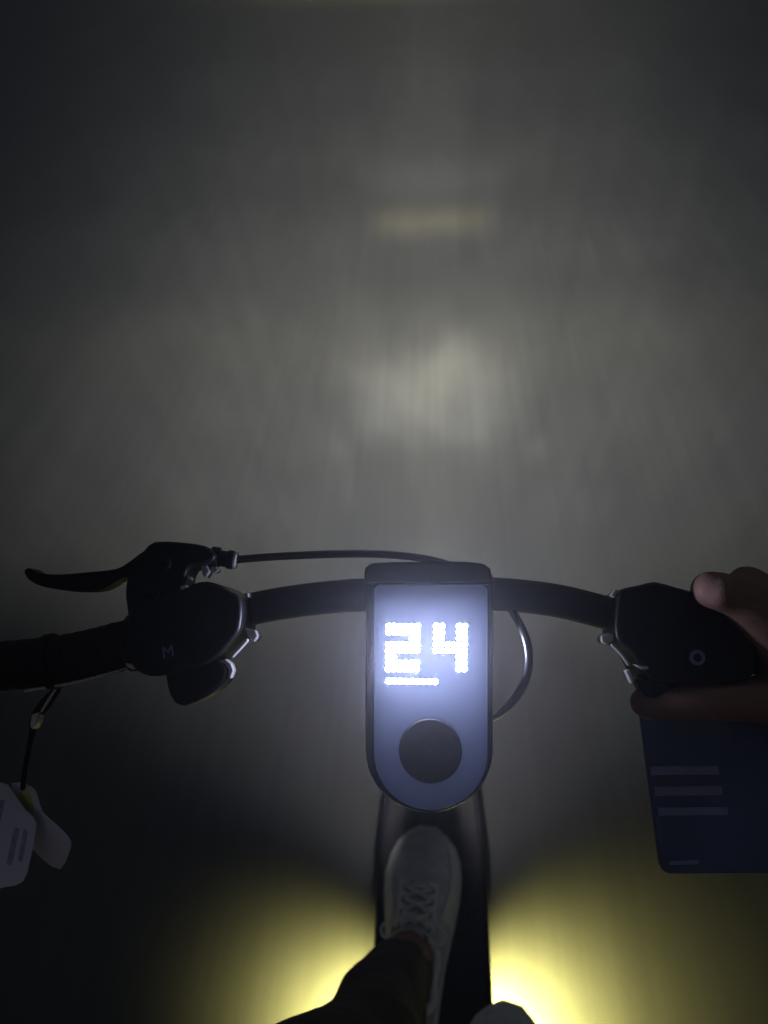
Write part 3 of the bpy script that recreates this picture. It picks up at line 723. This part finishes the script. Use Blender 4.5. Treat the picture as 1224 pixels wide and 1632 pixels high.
# ---- sneakers: lofted uppers on a moulded sole, knit toe, eyestay, laces
def sneaker(heel, toe, z0, mirror):
    ax = (toe - heel); L = ax.length; ax.normalize()
    side = ax.cross(V((0, 0, 1)))                    # to the right of the shoe
    def P(u_, x, z): return heel + ax * (u_ * L) + side * (x * mirror) + V((0, 0, z0 + z))
    #        u     inner  outer  top    (half widths)
    st = [(0.00, 0.016, 0.016, 0.060), (0.03, 0.027, 0.027, 0.070), (0.10, 0.034, 0.035, 0.072), (0.20, 0.035, 0.036, 0.068), (0.32, 0.034, 0.038, 0.066),
          (0.44, 0.036, 0.042, 0.078), (0.55, 0.040, 0.046, 0.072), (0.66, 0.045, 0.049, 0.062), (0.76, 0.047, 0.049, 0.053), (0.85, 0.043, 0.046, 0.046),
          (0.92, 0.036, 0.038, 0.039), (0.97, 0.025, 0.026, 0.031), (1.00, 0.010, 0.010, 0.022)]
    nr = 18
    b1 = bmesh.new(); rings = []
    for (u_, wi, wo, tp) in st:
        ring = []
        for k in range(nr + 1):
            a = math.pi * k / nr
            c, s = math.cos(a), math.sin(a)
            wv = wo if c > 0 else wi
            x = wv * math.copysign(abs(c) ** 0.75, c)
            z = 0.018 + (tp - 0.018) * abs(s) ** 0.8
            ring.append(b1.verts.new(P(u_, x, z)))
        rings.append(ring)
    for i, (a, b_) in enumerate(zip(rings, rings[1:])):
        for k in range(nr):
            if 1 <= i <= 3 and 4 <= k <= nr - 5: continue        # ankle opening
            b1.faces.new((a[k], a[k + 1], b_[k + 1], b_[k]))
    b1.faces.new(rings[0]); b1.faces.new(rings[-1][::-1])
    sh = build('shoe', b1, M['shoe'], PR)
    sh.modifiers.clear()
    so = sh.modifiers.new('solid', 'SOLIDIFY'); so.thickness = 0.004; so.offset = -1
    ss = sh.modifiers.new('sub', 'SUBSURF'); ss.levels = 2; ss.render_levels = 2
    # sole
    b2 = bmesh.new(); lv = []
    for zz, k in ((0.0, 0.96), (0.006, 1.04), (0.020, 1.06), (0.024, 1.02)):
        rr = [b2.verts.new(P(u_ if 0.02 < u_ < 0.98 else (u_ - 0.012 if u_ < 0.5 else u_ + 0.012), wo * k + 0.002, zz + 0.006 * max(0, u_ - 0.8) * 4)) for (u_, wi, wo, tp) in st]
        ll = [b2.verts.new(P(u_ if 0.02 < u_ < 0.98 else (u_ - 0.012 if u_ < 0.5 else u_ + 0.012), -wi * k - 0.002, zz + 0.006 * max(0, u_ - 0.8) * 4)) for (u_, wi, wo, tp) in st]
        lv.append(rr + ll[::-1])
    for a, b_ in zip(lv, lv[1:]):
        for k in range(len(a)): b2.faces.new((a[k], a[(k + 1) % len(a)], b_[(k + 1) % len(a)], b_[k]))
    b2.faces.new(lv[0][::-1]); b2.faces.new(lv[-1])
    build('sole', b2, M['sole'], sh, angle=60)
    def top(u_):
        for a, b_ in zip(st, st[1:]):
            if a[0] <= u_ <= b_[0]:
                f = (u_ - a[0]) / (b_[0] - a[0]); return [a[i] + (b_[i] - a[i]) * f for i in range(4)]
    def surf(u_, x, lift=0.0):
        _, wi, wo, tp = top(u_)
        wv = wo if x > 0 else wi
        c = min(0.98, abs(x) / wv) ** (1 / 0.75)
        z = 0.018 + (tp - 0.018) * max(0.0, 1 - c * c) ** 0.4
        return P(u_, x, z + lift)
    # overlays along both eyestays and the side of the forefoot
    for sx in (-1, 1):
        bb = bmesh.new(); rr = []
        for k in range(13):
            u_ = 0.40 + 0.27 * k / 12
            rr.append([bb.verts.new(surf(u_, sx * xx, 0.0016)) for xx in (0.0125, 0.017, 0.0215, 0.026)])
        for a, b_ in zip(rr, rr[1:]):
            for k in range(3): bb.faces.new((a[k], a[k + 1], b_[k + 1], b_[k]))
        o = build('eyestay', bb, M['overlay'], sh); o.modifiers.new('solid', 'SOLIDIFY').thickness = 0.0016
        bb = bmesh.new(); rr = []
        for k in range(21):
            u_ = 0.50 + 0.42 * k / 20
            _, wi, wo, tp = top(u_); wv = (wo if sx > 0 else wi)
            lo_ = 0.70 + 0.10 * math.sin(math.pi * k / 20)
            rr.append([bb.verts.new(surf(u_, sx * wv * xx, 0.0010) + side * (sx * mirror * 0.0012)) for xx in (lo_, (lo_ + .98) / 2, 0.98)])
        for a, b_ in zip(rr, rr[1:]):
            for k in range(2): bb.faces.new((a[k], a[k + 1], b_[k + 1], b_[k]))
        build('mudguard', bb, M['overlay'], sh)
    # tongue
    bb = bmesh.new(); rr = []
    for k in range(9):
        u_ = 0.37 + 0.30 * k / 8
        rr.append([bb.verts.new(surf(min(u_, 0.67), xx, 0.0012 + (0.012 if k == 0 else 0.006 if k == 1 else 0))) for xx in (-0.0135, -0.006, 0, 0.006, 0.0135)])
    for a, b_ in zip(rr, rr[1:]):
        for k in range(4): bb.faces.new((a[k], a[k + 1], b_[k + 1], b_[k]))
    build('tongue', bb, M['shoe'], sh).modifiers.new('solid', 'SOLIDIFY').thickness = 0.002
    for k in range(4):
        u_ = 0.43 + 0.065 * k
        for sx in (-1, 1):
            lathe('eyelet', surf(u_, sx * 0.0165, 0.0022), V((0, 0, 1)) + side * (0.35 * sx * mirror) + ax * 0.25, [(0.0044, -0.0005), (0.0046, 0.0006), (0.0001, 0.0008)], M['eyelet'], sh, 12)
        if k < 3:
            for sx in (-1, 1):
                tube('lace', [surf(u_, sx * 0.0165, 0.003), surf(u_ + 0.025, sx * 0.007, 0.0058 + 0.001 * sx), surf(u_ + 0.045, -sx * 0.007, 0.0058 + 0.001 * sx), surf(u_ + 0.065, -sx * 0.0165, 0.003)], 0.0024, M['lace'], sh, 8, 'round')
    tube('lace', [surf(0.625, -0.0165, 0.003), surf(0.627, 0, 0.0055), surf(0.625, 0.0165, 0.003)], 0.0024, M['lace'], sh, 8, 'round')
    k0 = surf(0.44, 0, 0.009)
    for sx in (-1, 1):
        tube('lace_loop', [k0, k0 + side * (sx * 0.018) + V((0, 0, 0.006)) + ax * 0.004, k0 + side * (sx * 0.040) - V((0, 0, 0.010)) - ax * 0.006, k0 + side * (sx * 0.034) - V((0, 0, 0.006)) - ax * 0.020, k0 + side * (sx * 0.012) - ax * 0.008], 0.0015, M['lace'], sh, 8, 'round')
    # padded collar
    pts = [surf(0.42, 0, -0.004)] + [P(u_, 0.030, 0.071) for u_ in (0.34, 0.22, 0.12)] + [P(0.045, 0, 0.078)] + [P(u_, -0.030, 0.071) for u_ in (0.12, 0.22, 0.34)]
    bb = bmesh.new(); sweep(bb, spline(pts + [pts[0]], 5), 0.0052, 10, 'flat')
    build('collar', bb, M['overlay'], sh)
    return P
sneaker(V((-0.034, 0.238, 0)), V((-0.006, 0.500, 0)), 0.1535, 1)
sneaker(V((0.030, 0.030, 0)), V((0.098, 0.282, 0)), 0.1535, 1)
for nm_, A in (('sock', ANK_L), ('sock', ANK_R)):
    bb = bmesh.new(); K = KNEE_L if A is ANK_L else KNEE_R
    sweep(bb, [A + V((0, 0, -0.05)), A + V((0, 0, -0.01)), A.lerp(K, 0.22)], [0.036, 0.0365, 0.039], 20, 'round')
    build(nm_, bb, M['sock'], PR)

# ------------------------------------------------------------------ thin air volume added to imitate lens bloom
bb = bmesh.new()
bmesh.ops.create_cube(bb, size=1)
for v_ in bb.verts: v_.co = V((v_.co.x * 820, v_.co.y * 820, -1.0 if v_.co.z < 0 else 2.4))
hm = bpy.data.materials.new('bloom_air'); hm.use_nodes = True
ht = hm.node_tree; ht.nodes.clear()
ho_ = ht.nodes.new('ShaderNodeOutputMaterial'); pv = ht.nodes.new('ShaderNodeVolumePrincipled')
pv.inputs['Color'].default_value = (0.92, 0.94, 1.0, 1)
pv.inputs['Density'].default_value = 0.0086
pv.inputs['Anisotropy'].default_value = 0.905
ht.links.new(pv.outputs[0], ho_.inputs['Volume'])
tag(build('bloom_volume', bb, hm, smooth=False), 'thin air volume added to imitate lens bloom around the display', kind='stuff')
